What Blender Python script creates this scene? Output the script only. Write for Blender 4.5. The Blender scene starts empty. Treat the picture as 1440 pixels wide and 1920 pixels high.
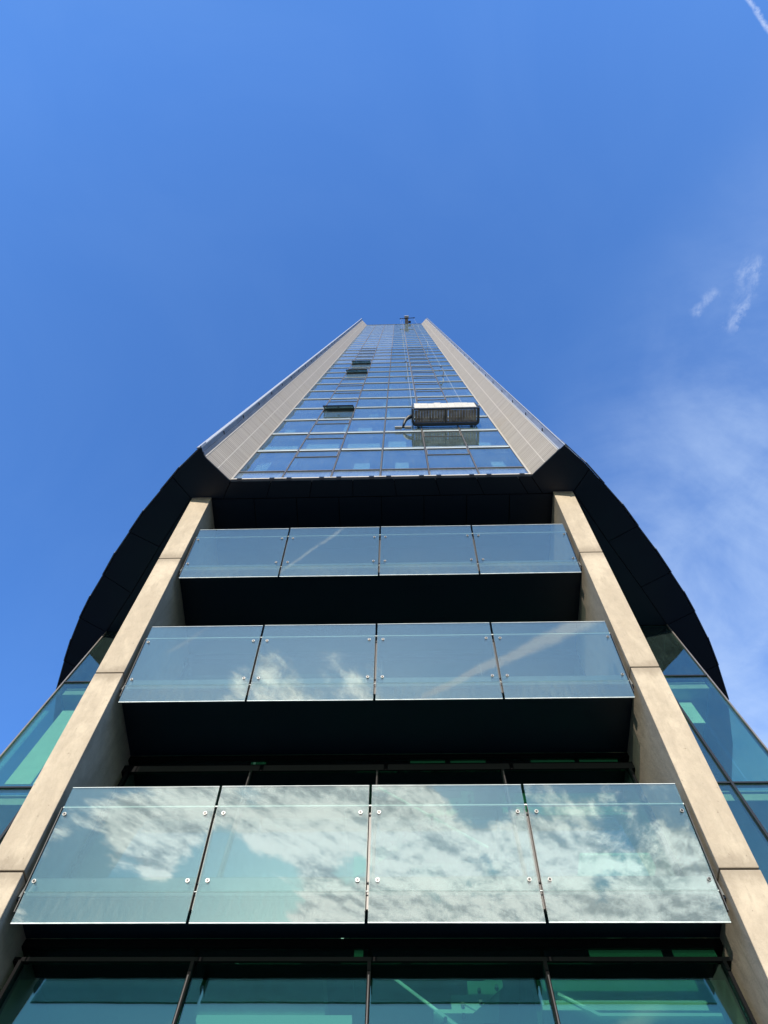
import bpy, math, random
from mathutils import Vector
random.seed(7)
R = math.radians
sc = bpy.context.scene
COL = sc.collection
H = 1.6                      # eye height; heights below are measured from the eye and shifted by H

# ------------------------------------------------------------------ measures
YT, ZS, ZT = 4.885, 18.034, 106.83          # tower face, soffit level, roof level
XT = [-4.664 + i * 1.370 for i in range(7)]  # vertical joints of the tower face
FH, F0 = 2.78, 21.66                         # storey height, level of the first floor band
PXL, PXR, PW = -5.241, 4.173, 0.535          # inner faces of the piers, pier width
def pier_y(z): return 8.865 - 0.19566 * z
ZJ = [14.999 - 3.860 * k for k in range(5)]
def glass_y(z): return 8.929 - 0.19196 * z
ZB = [6.661, 10.521, 14.382]
BX, BDX, BL, BLEAN = -5.124, 2.2978, 2.004, 0.2406
YW = 8.36                                    # window wall behind the balconies
YG = 9.45                                    # side glazing plane
CURVE_L = [(-5.363, 3.894), (-6.02, 4.48), (-6.62, 5.12), (-7.17, 5.70), (-7.66, 6.32), (-8.16, 6.95), (-8.61, 7.62), (-9.08, 8.28), (-9.51, 8.98),
           (-9.88, 9.68), (-10.21, 10.41), (-10.64, 11.43), (-11.2, 13.4), (-11.5, 16.5), (-11.2, 20.0), (-9.9, 24.0), (-7.5, 28.0), (-4.6, 31.0)]
CURVE_R = [(4.415, 4.02), (4.99, 4.55), (5.53, 5.14), (6.07, 5.74), (6.56, 6.38), (7.10, 7.07), (7.61, 7.79), (8.03, 8.39), (8.42, 9.03), (8.89, 9.87),
           (9.31, 10.8), (9.78, 11.98), (10.15, 13.6), (10.45, 16.5), (10.1, 20.0), (8.8, 24.0), (6.4, 28.0), (3.5, 31.0)]

# ------------------------------------------------------------------ material helpers
def mat(name):
    m = bpy.data.materials.new(name); m.use_nodes = True
    nt = m.node_tree; nt.nodes.clear()
    return m, nt, nt.nodes.new('ShaderNodeOutputMaterial')
class G:
    """tiny node-graph builder"""
    def __init__(s, nt): s.nt = nt; s.n = nt.nodes; s.l = nt.links
    def put(s, sock, v):
        if hasattr(v, 'is_output'): s.l.new(v, sock)
        elif v is not None: sock.default_value = v
    def m(s, op, a, b=None, c=None, clamp=False):
        n = s.n.new('ShaderNodeMath'); n.operation = op; n.use_clamp = clamp
        for i, v in enumerate((a, b, c)):
            if v is not None: s.put(n.inputs[i], v)
        return n.outputs[0]
    def v(s, op, a, b=None):
        n = s.n.new('ShaderNodeVectorMath'); n.operation = op
        s.put(n.inputs[0], a)
        if b is not None: s.put(n.inputs[1], b)
        return n.outputs['Value'] if op in ('DOT_PRODUCT', 'LENGTH') else n.outputs[0]
    def noise(s, vec, scale, detail=6, rough=0.6, dist=0.0):
        n = s.n.new('ShaderNodeTexNoise'); s.put(n.inputs['Vector'], vec)
        n.inputs['Scale'].default_value = scale; n.inputs['Detail'].default_value = detail
        n.inputs['Roughness'].default_value = rough; n.inputs['Distortion'].default_value = dist
        return n.outputs[0]
    def ss(s, x, a, b, lo=0.0, hi=1.0):
        n = s.n.new('ShaderNodeMapRange'); n.interpolation_type = 'SMOOTHSTEP'
        s.put(n.inputs['Value'], x)
        for k, q in zip(('From Min', 'From Max', 'To Min', 'To Max'), (a, b, lo, hi)): n.inputs[k].default_value = q
        return n.outputs[0]
    def mix(s, f, a, b, mode='MIX'):
        n = s.n.new('ShaderNodeMix'); n.data_type = 'RGBA'; n.blend_type = mode
        s.put(n.inputs['Factor'], f); s.put(n.inputs[6], a); s.put(n.inputs[7], b)
        return n.outputs[2]
    def bump(s, h, strength=0.3, dist=0.01):
        n = s.n.new('ShaderNodeBump'); n.inputs['Strength'].default_value = strength
        n.inputs['Distance'].default_value = dist; s.put(n.inputs['Height'], h); return n.outputs[0]
    def obj(s, scale=(1, 1, 1)):
        t = s.n.new('ShaderNodeTexCoord').outputs['Object']
        mp = s.n.new('ShaderNodeMapping'); mp.inputs['Scale'].default_value = scale
        s.l.new(t, mp.inputs[0]); return mp.outputs[0]
def C4(r, g, b): return (r, g, b, 1)
def princ(name, col, rough=0.5, metal=0.0, spec=0.5, noise=0.0, nscale=3.0, bump=0.0, emit=None, estr=0):
    m, nt, out = mat(name); g = G(nt)
    p = nt.nodes.new('ShaderNodeBsdfPrincipled')
    c = C4(*col)
    if noise:
        f = g.noise(g.obj(), nscale, 8, 0.65)
        f = g.ss(f, 0.3, 0.7)
        c = g.mix(f, C4(*[q * (1 - noise) for q in col]), C4(*[min(1, q * (1 + noise)) for q in col]))
        if bump: g.put(p.inputs['Normal'], g.bump(g.noise(g.obj(), nscale * 8, 6), bump))
    g.put(p.inputs['Base Color'], c)
    p.inputs['Roughness'].default_value = rough; p.inputs['Metallic'].default_value = metal
    p.inputs['Specular IOR Level'].default_value = spec
    if emit: p.inputs['Emission Color'].default_value = C4(*emit); p.inputs['Emission Strength'].default_value = estr
    nt.links.new(p.outputs[0], out.inputs[0]); return m
def glass(name, refl, trans, f0, dirt=0.0, dirtcol=(0.3, 0.36, 0.33), wob=0.0, streak=0.0, vary=0.0):
    """coated architectural glass: angle-dependent mirror over tinted see-through, with a film of dust"""
    m, nt, out = mat(name); g = G(nt)
    lw = nt.nodes.new('ShaderNodeLayerWeight'); lw.inputs['Blend'].default_value = 0.5
    f = g.m('POWER', lw.outputs['Facing'], 4.0)
    f = g.m('MULTIPLY_ADD', f, 1 - f0, f0, clamp=True)
    gl = nt.nodes.new('ShaderNodeBsdfGlossy'); gl.inputs['Roughness'].default_value = 0.0
    gl.inputs['Color'].default_value = C4(*refl)
    if vary:
        rn = nt.nodes.new('ShaderNodeObjectInfo').outputs['Random']
        g.put(gl.inputs['Color'], g.mix(rn, C4(*refl), C4(refl[0] * (1 - vary), refl[1] * (1 - vary * .5), refl[2] * (1 - vary * .6))))
    if wob:
        g.put(gl.inputs['Normal'], g.bump(g.noise(g.obj(), 0.9, 2, 0.4), 1.0, wob))
    tr = nt.nodes.new('ShaderNodeBsdfTransparent'); tr.inputs['Color'].default_value = C4(*trans)
    mx = nt.nodes.new('ShaderNodeMixShader'); g.put(mx.inputs[0], f)
    nt.links.new(tr.outputs[0], mx.inputs[1]); nt.links.new(gl.outputs[0], mx.inputs[2])
    last = mx.outputs[0]
    if dirt:
        d = nt.nodes.new('ShaderNodeBsdfDiffuse'); d.inputs['Color'].default_value = C4(*dirtcol)
        n1 = g.noise(g.obj((6, 6, 0.5)), 2.5, 6, 0.7)
        n2 = g.noise(g.obj((1, 1, 1)), 1.3, 5, 0.6)
        k = g.m('MULTIPLY', g.ss(n1, 0.25, 0.8), g.ss(n2, 0.2, 0.8))
        k = g.m('MULTIPLY_ADD', k, dirt * (1 + streak), dirt * 0.35, clamp=True)
        m2 = nt.nodes.new('ShaderNodeMixShader'); g.put(m2.inputs[0], k)
        nt.links.new(last, m2.inputs[1]); nt.links.new(d.outputs[0], m2.inputs[2]); last = m2.outputs[0]
    nt.links.new(last, out.inputs[0]); return m

def concrete_mat():
    m, nt, out = mat('pier_concrete'); g = G(nt)
    p = nt.nodes.new('ShaderNodeBsdfPrincipled')
    big = g.ss(g.noise(g.obj((1.2, 1.2, 0.45)), 1.3, 6, 0.62, 0.6), 0.36, 0.66)
    mid = g.ss(g.noise(g.obj((1, 1, 0.8)), 6.0, 8, 0.68, 0.3), 0.32, 0.72)
    fine = g.noise(g.obj(), 45.0, 5, 0.7)
    c = g.mix(big, C4(.46, .385, .29), C4(.62, .53, .405))
    c = g.mix(g.m('MULTIPLY', mid, 0.40), c, C4(.33, .28, .215))
    streak = g.ss(g.noise(g.obj((9, 9, 0.30)), 1.6, 5, 0.6), 0.54, 0.74)
    c = g.mix(g.m('MULTIPLY', streak, 0.3), c, C4(.24, .20, .155))
    c = g.mix(0.16, c, g.mix(fine, C4(.2, .17, .13), C4(.8, .75, .65)))
    sz = nt.nodes.new('ShaderNodeSeparateXYZ'); g.put(sz.inputs[0], nt.nodes.new('ShaderNodeTexCoord').outputs['Object'])
    jd = g.m('MINIMUM', g.m('ABSOLUTE', sz.outputs[2]), g.m('ABSOLUTE', g.m('SUBTRACT', sz.outputs[2], 3.834)))
    jm = g.m('MULTIPLY', g.ss(g.m('ADD', jd, g.m('MULTIPLY', g.m('SUBTRACT', mid, .5), .22)), .0, .30, 1, 0), .55)
    c = g.mix(jm, c, C4(.23, .19, .145))
    pores = g.ss(g.noise(g.obj(), 22.0, 2, 0.4), 0.72, 0.77)
    c = g.mix(g.m('MULTIPLY', pores, 0.5), c, C4(.16, .13, .10))
    g.put(p.inputs['Base Color'], c); p.inputs['Roughness'].default_value = 0.88
    p.inputs['Specular IOR Level'].default_value = 0.25
    g.put(p.inputs['Normal'], g.bump(g.m('ADD', fine, mid), 0.35, 0.006))
    nt.links.new(p.outputs[0], out.inputs[0]); return m
def louvre_mat():
    """fine horizontal louvre blades with vertical seam strip and per-panel tone"""
    m, nt, out = mat('louvre_cladding'); g = G(nt)
    p = nt.nodes.new('ShaderNodeBsdfPrincipled')
    o = nt.nodes.new('ShaderNodeTexCoord').outputs['Object']
    sp = nt.nodes.new('ShaderNodeSeparateXYZ'); g.put(sp.inputs[0], o)
    w = g.m('FRACT', g.m('MULTIPLY', sp.outputs[2], 1 / 0.139))
    blade = g.m('MULTIPLY', g.ss(w, 0.0, 0.16), g.ss(w, 0.72, 1.0, 1, 0))
    row = g.noise(g.obj((0.02, 0.02, 3.2)), 1.0, 5, 0.85)
    row2 = g.noise(g.obj((0.3, 0.3, 0.9)), 1.0, 3, 0.6)
    base = g.mix(g.ss(row, 0.3, 0.7), C4(.25, .225, .185), C4(.51, .465, .395))
    base = g.mix(g.m('MULTIPLY', g.ss(row2, 0.35, 0.7), 0.35), base, C4(.40, .365, .33))
    c = g.mix(blade, C4(.22, .195, .17), base)
    g.put(p.inputs['Base Color'], c); p.inputs['Roughness'].default_value = 0.5
    p.inputs['Specular IOR Level'].default_value = 0.35; p.inputs['Metallic'].default_value = 0.0
    g.put(p.inputs['Normal'], g.bump(blade, 0.4, 0.02))
    nt.links.new(p.outputs[0], out.inputs[0]); return m
def black_panel_mat():
    m, nt, out = mat('black_soffit_panel'); g = G(nt)
    p = nt.nodes.new('ShaderNodeBsdfPrincipled')
    n = g.noise(g.obj((1, 1, 1)), 0.8, 4, 0.6)
    c = g.mix(n, C4(.0035, .012, .026), C4(.007, .020, .038))
    g.put(p.inputs['Base Color'], c); p.inputs['Roughness'].default_value = 0.38
    p.inputs['Specular IOR Level'].default_value = 0.35
    g.put(p.inputs['Normal'], g.bump(g.noise(g.obj(), 0.7, 2), 0.25, 0.01))
    nt.links.new(p.outputs[0], out.inputs[0]); return m

M = dict(
    concrete=concrete_mat(), louvre=louvre_mat(), black=black_panel_mat(),
    joint=princ('black_joint', (.003, .003, .004), .8, spec=.1),
    dark=princ('dark_bronze_frame', (.018, .02, .022), .4),
    jet=princ('matt_black_frame', (.0035, .004, .005), .7, spec=.12),
    frame=princ('window_frame_metal', (.24, .22, .21), .4, metal=.4, noise=.15, nscale=2),
    band=princ('pale_slab_band', (.46, .54, .60), .4, noise=.08, nscale=.8),
    strip=princ('blue_grey_metal', (.20, .23, .30), .42, metal=.3, noise=.2, nscale=1.2),
    edge=princ('bright_edge_trim', (.52, .54, .57), .35, metal=.3),
    cream=princ('cream_trim', (.56, .52, .46), .5),
    steel=princ('stainless_steel', (.27, .27, .27), .45, metal=1.0),
    post=princ('grey_steel_post', (.07, .068, .07), .4, metal=.4),
    pane=glass('tower_glass', (.90, .97, .98), (.78, .92, .92), .31, dirt=.10, dirtcol=(.50, .66, .72), wob=.006, vary=.16),
    pane2=glass('pale_tower_glass', (.94, .98, .96), (.74, .90, .90), .36, dirt=.20, dirtcol=(.55, .65, .72), wob=.006),
    spand=glass('spandrel_glass', (.86, .93, 1.0), (.85, .92, .95), .20, dirt=.22, dirtcol=(.42, .52, .62)),
    balc=glass('balcony_glass', (.87, .93, .94), (.80, .91, .88), .26, dirt=.03, wob=.0),
    frit=glass('dusty_lower_glass', (.87, .92, .93), (.76, .87, .84), .26, dirt=.09, dirtcol=(.34, .42, .40), streak=.8, wob=.0),
    wwall=glass('green_window_glass', (.34, .58, .58), (.50, .80, .66), .30, wob=.004),
    side=glass('side_window_glass', (.56, .76, .76), (.76, .92, .84), .20, dirt=.04, dirtcol=(.3, .45, .45), wob=.004),
    interior=princ('interior_plaster', (.34, .42, .38), .8, noise=.1),
    ceil=princ('interior_ceiling', (.42, .50, .46), .8, noise=.1),
    room=princ('dim_room', (.16, .22, .23), .9, noise=.2),
    edge_grey=princ('grey_slab_edge', (.16, .18, .19), .8, noise=.2),
    curtain=princ('pale_curtain', (.80, .90, .90), .8, noise=.15, nscale=5),
    stair=princ('stair_panel', (.58, .82, .70), .5, noise=.08),
    glow=princ('glowing_strip', (.8, .9, .85), .5, emit=(.62, 1.0, .85), estr=.5),
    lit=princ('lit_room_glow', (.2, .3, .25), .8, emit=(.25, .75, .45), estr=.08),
    white=princ('white_fabric', (.50, .49, .46), .7, noise=.12, nscale=3, bump=.3),
    slat=princ('weathered_slat', (.32, .27, .22), .8, noise=.45, nscale=4),
    cradle=princ('cradle_frame', (.025, .035, .05), .45),
    rail=princ('pale_rail', (.80, .86, .84), .5),
    rope=princ('pale_rope', (.30, .36, .44), .6),
    crane=princ('crane_paint', (.42, .36, .30), .5, noise=.2),
    crane_w=princ('crane_white', (.75, .75, .75), .5),
    paving=princ('stone_paving', (.11, .11, .108), .85, noise=.25, nscale=1.5, bump=.2),
    plain=princ('podium_wall', (.12, .14, .15), .5),
)

# ------------------------------------------------------------------ mesh helpers
WORLD = {}
class MB:
    def __init__(s): s.v = []; s.f = []; s.mi = []
    def poly(s, pts, mi=0):
        b = len(s.v); s.v += [tuple(p) for p in pts]; s.f.append(tuple(range(b, b + len(pts)))); s.mi.append(mi)
    def hexa(s, a, b, mi=0):
        """two matching quads a (4 pts) and b (4 pts)"""
        k = len(s.v); s.v += [tuple(p) for p in a] + [tuple(p) for p in b]
        for q in ((0, 3, 2, 1), (4, 5, 6, 7), (0, 1, 5, 4), (1, 2, 6, 5), (2, 3, 7, 6), (3, 0, 4, 7)):
            s.f.append(tuple(k + i for i in q)); s.mi.append(mi)
        return s
    def box(s, x0, x1, y0, y1, z0, z1, mi=0):
        return s.hexa([(x0, y0, z0), (x1, y0, z0), (x1, y1, z0), (x0, y1, z0)], [(x0, y0, z1), (x1, y0, z1), (x1, y1, z1), (x0, y1, z1)], mi)
    def prism(s, pts, z0, z1, mi=0):
        n = len(pts); k = len(s.v)
        s.v += [(x, y, z0) for x, y in pts] + [(x, y, z1) for x, y in pts]
        s.f.append(tuple(k + i for i in reversed(range(n)))); s.mi.append(mi)
        s.f.append(tuple(k + n + i for i in range(n))); s.mi.append(mi)
        for i in range(n):
            j = (i + 1) % n; s.f.append((k + i, k + j, k + n + j, k + n + i)); s.mi.append(mi)
        return s
    def bar(s, p, q, w, h=None, up=(0, 1, 0), mi=0):
        h = h or w; p = Vector(p); q = Vector(q); d = (q - p).normalized()
        u = Vector(up); a = d.cross(u)
        if a.length < 1e-4: a = d.cross(Vector((1, 0, 0)))
        a.normalize(); b = d.cross(a).normalized(); a *= w / 2; b *= h / 2
        return s.hexa([p - a - b, p + a - b, p + a + b, p - a + b], [q - a - b, q + a - b, q + a + b, q - a + b], mi)
    def tube(s, pts, r, n=8, mi=0):
        pts = [Vector(p) for p in pts]; k = len(s.v); r = r if isinstance(r, (list, tuple)) else [r] * len(pts)
        for i, p in enumerate(pts):
            d = (pts[min(i + 1, len(pts) - 1)] - pts[max(i - 1, 0)]).normalized()
            a = d.cross(Vector((0, 1, 0.01)));
            if a.length < 1e-3: a = d.cross(Vector((1, 0, 0)))
            a.normalize(); b = d.cross(a)
            for j in range(n):
                t = 2 * math.pi * j / n; s.v.append(tuple(p + (a * math.cos(t) + b * math.sin(t)) * r[i]))
        for i in range(len(pts) - 1):
            for j in range(n):
                s.f.append((k + i * n + j, k + i * n + (j + 1) % n, k + (i + 1) * n + (j + 1) % n, k + (i + 1) * n + j)); s.mi.append(mi)
        s.f.append(tuple(k + j for j in reversed(range(n)))); s.mi.append(mi)
        s.f.append(tuple(k + (len(pts) - 1) * n + j for j in range(n))); s.mi.append(mi)
        return s
    def build(s, name, mats, parent=None, at=(0, 0, 0), local=False, bevel=0, smooth=False):
        """vertices in scene coordinates (heights from the eye) unless local; at = origin of the part"""
        at = Vector(at)
        me = bpy.data.meshes.new(name)
        vs = s.v if local else [(x - at.x, y - at.y, z - at.z) for x, y, z in s.v]
        me.from_pydata(vs, [], s.f)
        for m in (mats if isinstance(mats, (list, tuple)) else [mats]): me.materials.append(M[m])
        for p, i in zip(me.polygons, s.mi): p.material_index = i; p.use_smooth = smooth
        me.update()
        import bmesh
        bm = bmesh.new(); bm.from_mesh(me); bmesh.ops.recalc_face_normals(bm, faces=bm.faces); bm.to_mesh(me); bm.free()
        o = bpy.data.objects.new(name, me)
        return place(o, parent, at, bevel)
def place(o, parent, at, bevel=0):
    COL.objects.link(o); w = Vector(at) + Vector((0, 0, H)); WORLD[o.name] = w
    if parent: o.parent = parent; o.location = w - WORLD[parent.name]
    else: o.location = w
    if bevel:
        b = o.modifiers.new('bevel', 'BEVEL'); b.width = bevel; b.segments = 2; b.limit_method = 'ANGLE'; b.harden_normals = False
    return o
def thing(name, at, label, cat, group=None):
    o = bpy.data.objects.new(name, None); o.empty_display_size = .3; place(o, None, at)
    o['label'] = label; o['category'] = cat
    if group: o['group'] = group
    return o
def copy_tree(o, dloc, parent=None):
    c = o.copy(); COL.objects.link(c); c.parent = parent or o.parent
    if parent is None: c.location = o.location + Vector(dloc); WORLD[c.name] = WORLD[o.name] + Vector(dloc)
    for ch in list(o.children): copy_tree(ch, dloc, c)
    return c

# ------------------------------------------------------------------ ground
g_ = MB(); g_.poly([(-900, -900, -1.6), (900, -900, -1.6), (900, 900, -1.6), (-900, 900, -1.6)])
gr = g_.build('ground', 'paving'); gr['kind'] = 'structure'
gr['label'] = 'grey stone paving at the foot of the tower'

# ------------------------------------------------------------------ the tower
T = thing('glass_tower', (-.55, 9.0, -1.6), 'tall glass tower with louvred corner fins, curved black overhang, leaning stone piers and glass balconies', 'tower')
def part(mb, name, mats, parent=None, at=None, **k):
    return mb.build(name, mats, parent or T, at or (-.55, 9, 0), **k)

# soffit plate with panel joints
outline = [(XT[0] - .05, YT + .12), (-5.41, 4.29)] + [(-5.43, 4.0)] + CURVE_L[1:] + list(reversed(CURVE_R[1:])) + [(4.46, 4.12), (4.36, 4.29), (XT[6] + .05, YT + .12)]
s = MB(); s.prism(outline, ZS + .03, ZS + .45); part(s, 'overhang_slab', 'joint')
def inset(p, d=.010):
    """shrink a convex polygon by d"""
    out = []; n = len(p)
    cx = sum(a for a, b in p) / n; cy = sum(b for a, b in p) / n
    lines = []
    for i in range(n):
        a = Vector(p[i]); b = Vector(p[(i + 1) % n]); t = (b - a).normalized(); nn = Vector((-t.y, t.x))
        if nn.dot(Vector((cx, cy)) - a) < 0: nn = -nn
        lines.append((a + nn * d, t))
    for i in range(n):
        (a, t), (b, u) = lines[i - 1], lines[i]
        den = t.x * u.y - t.y * u.x
        if abs(den) < 1e-3: out.append(tuple(b)); continue
        k = ((b.x - a.x) * u.y - (b.y - a.y) * u.x) / den
        out.append(tuple(a + t * k))
    return out
INL = [(-4.93, 5.39), (-5.82, 5.35), (-6.88, 6.77), (-7.88, 8.20), (-8.81, 9.45), (-9.35, 11.0), (-9.9, 13.4)]
INR = [(3.90, 5.39), (4.74, 5.34), (5.79, 6.83), (6.83, 8.23), (7.69, 9.45), (8.35, 11.3), (8.9, 13.6)]
sp = MB()
def panel(pts): sp.prism(inset(pts), ZS, ZS + .02)
panel([(XT[0], YT), (-5.313, 4.177), CURVE_L[0], CURVE_L[1], (-6.26, 4.73), INL[1], INL[0]])
panel([(XT[6], YT), (4.26, 4.177), CURVE_R[0], CURVE_R[1], (5.12, 4.72), INR[1], INR[0]])
cl = [(-6.26, 4.73)] + CURVE_L[2:]; cr = [(5.12, 4.72)] + CURVE_R[2:]
il = [(0, 3), (3, 5), (5, 7), (7, 9), (9, 11)]
for (C_, IN) in ((cl, INL), (cr, INR)):
    for k, (a, b) in enumerate(il):
        panel([*C_[a:b + 1], IN[k + 2], IN[k + 1]])
xs = [XT[0] + (XT[6] - XT[0]) * i / 7.33 for i in range(8)] + [XT[6]]
lo = lambda x: INL[0][0] + (x - XT[0]) / (XT[6] - XT[0]) * (INR[0][0] - INL[0][0])
for i in range(8): panel([(xs[i], YT), (xs[i + 1], YT), (lo(xs[i + 1]), 5.39), (lo(xs[i]), 5.39)])
xi = [-5.24 + i * 1.1767 for i in range(9)]
for i in range(8):
    for (a, b) in ((5.39, 6.9), (6.9, 8.5)): panel([(xi[i], a), (xi[i + 1], a), (xi[i + 1], b), (xi[i], b)])
panel([INL[1], INL[2], INL[3], INL[4], (-5.24, 9.45), (-5.24, 5.39)]); panel([INR[1], INR[2], INR[3], INR[4], (4.173, 9.45), (4.173, 5.39)])
part(sp, 'soffit_panels', 'black')
for side, cu in (('l', CURVE_L), ('r', CURVE_R)):
    e = MB()
    for i in range(11):
        a, b = Vector(cu[i]), Vector(cu[i + 1]); t = (b - a).normalized(); n = Vector((-t.y, t.x)); n = n if (n.x < 0) == (side == 'l') else -n
        st = .016 if i % 2 else 0.0
        q = [a + n * (.004 + st), b + n * (.004 + st), b + n * (.03 + st), a + n * (.03 + st)]
        e.prism([tuple(p) for p in q], ZS - .012, ZS + .5)
    part(e, 'fascia_edge', 'strip')

# curved side walls of the tower above the overhang, and roof
for side, cu in (('l', CURVE_L), ('r', CURVE_R)):
    w = MB(); sg = -1 if side == 'l' else 1
    inner = [(x - sg * .35, y + .25) for x, y in cu]
    for i in range(1, len(cu) - 1):
        w.hexa([(*cu[i], ZS + .46), (*cu[i + 1], ZS + .46), (*inner[i + 1], ZS + .46), (*inner[i], ZS + .46)],
               [(*cu[i], ZT), (*cu[i + 1], ZT), (*inner[i + 1], ZT), (*inner[i], ZT)], i % 2)
    part(w, 'curved_side_wall', ['strip', 'plain'])
w = MB().box(-4.6, 3.5, 30.7, 31.0, ZS + .46, ZT); part(w, 'rear_wall', 'plain')
rf = MB(); rf.prism([(XT[0] + .1, YT + .3)] + [(x + .4, y + .3) for x, y in CURVE_L[2:]] + [(x - .4, y + .3) for x, y in reversed(CURVE_R[2:])] + [(XT[6] - .1, YT + .3)], ZT - .5, ZT - .2)
part(rf, 'roof', 'plain')

# louvred corner fins with seams, and the blade-like outer strips
for side, a, b, c in (('l', (XT[0], YT), (-5.313, 4.177), (-5.363, 3.894)), ('r', (XT[6], YT), (4.26, 4.177), (4.415, 4.02))):
    a, b, c = Vector(a), Vector(b), Vector(c); t = (b - a).normalized()
    n = Vector((-t.y, t.x)); n = n if n.y > 0 else -n        # inward
    L = (b - a).length
    lv = MB()
    lv.prism([tuple(a + t * .05), tuple(b - t * .03), tuple(b - t * .03 + n * .2), tuple(a + t * .05 + n * .2)], ZS + .04, ZT)
    tr = MB()
    for (u0, u1, d) in ((0, .045, .02), (L * .515 - .012, L * .515 + .012, .006), (L - .028, L, .012)):
        p = [a + t * u0 - n * d, a + t * u1 - n * d, a + t * u1 + n * .19, a + t * u0 + n * .19]
        if u0 > .1 and u1 < L - .1: p = [a + t * u0 - n * d, a + t * u1 - n * d, a + t * u1 - n * .0015, a + t * u0 - n * .0015]
        tr.prism([tuple(q) for q in p], ZS + .045, ZT + .01)
    for k in range(1, 17):
        z = F0 + FH * (2 * k - .9)
        if z > ZT: break
        p = [a + t * .047 - n * .003, a + t * (L - .03) - n * .003, a + t * (L - .03) - n * .001, a + t * .047 - n * .001]
        lv.prism([tuple(q) for q in p], z - .02, z + .02, 1)
    fin = part(lv, 'louvred_fin', ['louvre', 'slat'], at=(*b, ZS))
    part(tr, 'fin_trim', 'cream', fin)
    # outer strip: grooved metal
    t2 = (c - b).normalized(); n2 = Vector((-t2.y, t2.x)); n2 = n2 if (n2.x > 0) == (side == 'l') else -n2   # towards the middle
    L2 = (c - b).length; st = MB()
    bb = b + t2 * .012; fa = .36 if side == 'l' else .16; fb = .82 - fa
    st.prism([tuple(bb), tuple(bb + t2 * (L2 * fa)), tuple(bb + t2 * (L2 * fa) - n2 * .12), tuple(bb - n2 * .12)], ZS + .05, ZT + .1, 1)
    m0 = bb + t2 * (L2 * fa + .004) - n2 * .02
    st.prism([tuple(m0), tuple(m0 + t2 * (L2 * fb)), tuple(m0 + t2 * (L2 * fb) - n2 * .1), tuple(m0 - n2 * .1)], ZS + .05, ZT + .1, 0)
    for k in range(33):
        z = F0 + FH * k - 1.2
        st.box(m0.x - .012, m0.x + .012, m0.y - .1, m0.y + .0, z, z + .05, 2)
    m1 = m0 + t2 * (L2 * fb + .003) + n2 * .02
    st.prism([tuple(m1), tuple(m1 + t2 * .03), tuple(m1 + t2 * .03 - n2 * .14), tuple(m1 - n2 * .14)], ZS - .02, ZT + .35, 3)
    part(st, 'grooved_edge_strip', ['strip', 'strip' if side == 'l' else 'edge', 'dark', 'edge'])

# rooms behind the tower face
rm = MB()
rm.box(XT[0] + .1, XT[6] - .1, 8.2, 8.4, ZS + .5, ZT - .6)
for k in range(32):
    z = F0 + k * FH
    rm.box(XT[0] + .05, XT[6] - .05, YT + .16, 8.19, z - .16, z + .12, 1)
for i in (1, 3, 5): rm.box(XT[i] - .05, XT[i] + .05, YT + .18, 8.18, ZS + .5, ZT - .7)
part(rm, 'rooms', ['room', 'ceil'])

# windows: one storey-high unit per bay; floors below the 16th are parts of their own
BAY = 1.370
def window_meshes(h, z_sill, has_vent, spandrel=0.30):
    """local coords: x 0..BAY, z 0..h ; floor band centred on z=0"""
    fr = MB()
    fr.box(.004, .016, -.014, .10, .01, h - .01); fr.box(BAY - .016, BAY - .004, -.014, .10, .01, h - .01)     # mullion halves
    fr.box(.032, BAY - .032, -.028, .08, -.125, -.105, 0); fr.box(.032, BAY - .032, -.028, .08, .10, .125, 1)
    fr.box(.032, BAY - .032, -.012, .07, -.104, .099, 1)                                                 # pale slab band
    if has_vent:
        fr.box(.032, BAY - .032, -.02, .06, h - .945, h - .93)
    pn = MB()
    if has_vent:
        pn.box(.03, BAY - .03, .0, .014, .126, h - .95)
    else: pn.box(.03, BAY - .03, .0, .014, .126, h - .126)
    return fr, pn
frN, pnN = window_meshes(FH, 0, False); frV, pnV = window_meshes(FH, 0, True)
vt = MB(); vt.box(.034, BAY - .034, -.004, .012, -.78, -.012); 
vf = MB(); vf.box(.034, BAY - .034, -.022, .03, -.012, .0); vf.box(.034, BAY - .034, -.022, .03, -.80, -.78); vf.box(.034, .055, -.022, .03, -.78, -.012); vf.box(BAY - .055, BAY - .034, -.022, .03, -.78, -.012); vf.box(BAY*.5-.04, BAY*.5+.04, .03, .06, -.69, -.64)
proto = {}
def mkproto(kind):
    if kind == 'N': a, b = frN, pnN
    else: a, b = frV, pnV
    return a, b
def new_obj(name, mesh, parent, wpos, lpos=None):
    o = bpy.data.objects.new(name, mesh); COL.objects.link(o); o.parent = parent
    o.location = lpos if lpos is not None else Vector(wpos) + Vector((0, 0, H)) - WORLD[parent.name]
    if lpos is None: WORLD[o.name] = Vector(wpos) + Vector((0, 0, H))
    return o
def mesh_of(mb, name, mats):
    o = mb.build(name, mats, None, local=True); me = o.data; bpy.data.objects.remove(o); return me
ME = dict(frN=mesh_of(frN, 'window', ['frame', 'band']), pnN=mesh_of(pnN, 'pane', 'pane'), frV=mesh_of(frV, 'window', ['frame', 'band']),
          pnV=mesh_of(pnV, 'pane', 'pane'), vt=mesh_of(vt, 'vent_pane', 'pane'), vf=mesh_of(vf, 'vent_sash', 'dark'))
pv = MB(); pv.v = pnN.v; pv.f = pnN.f; pv.mi = pnN.mi; ME['pnNp'] = mesh_of(pv, 'pane', 'pane2')
pv = MB(); pv.v = pnV.v; pv.f = pnV.f; pv.mi = pnV.mi; ME['pnVp'] = mesh_of(pv, 'pane', 'pane2')
OPEN = {(2, 1), (7, 1), (9, 1)}
VCOLS = (1, 4)
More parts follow.
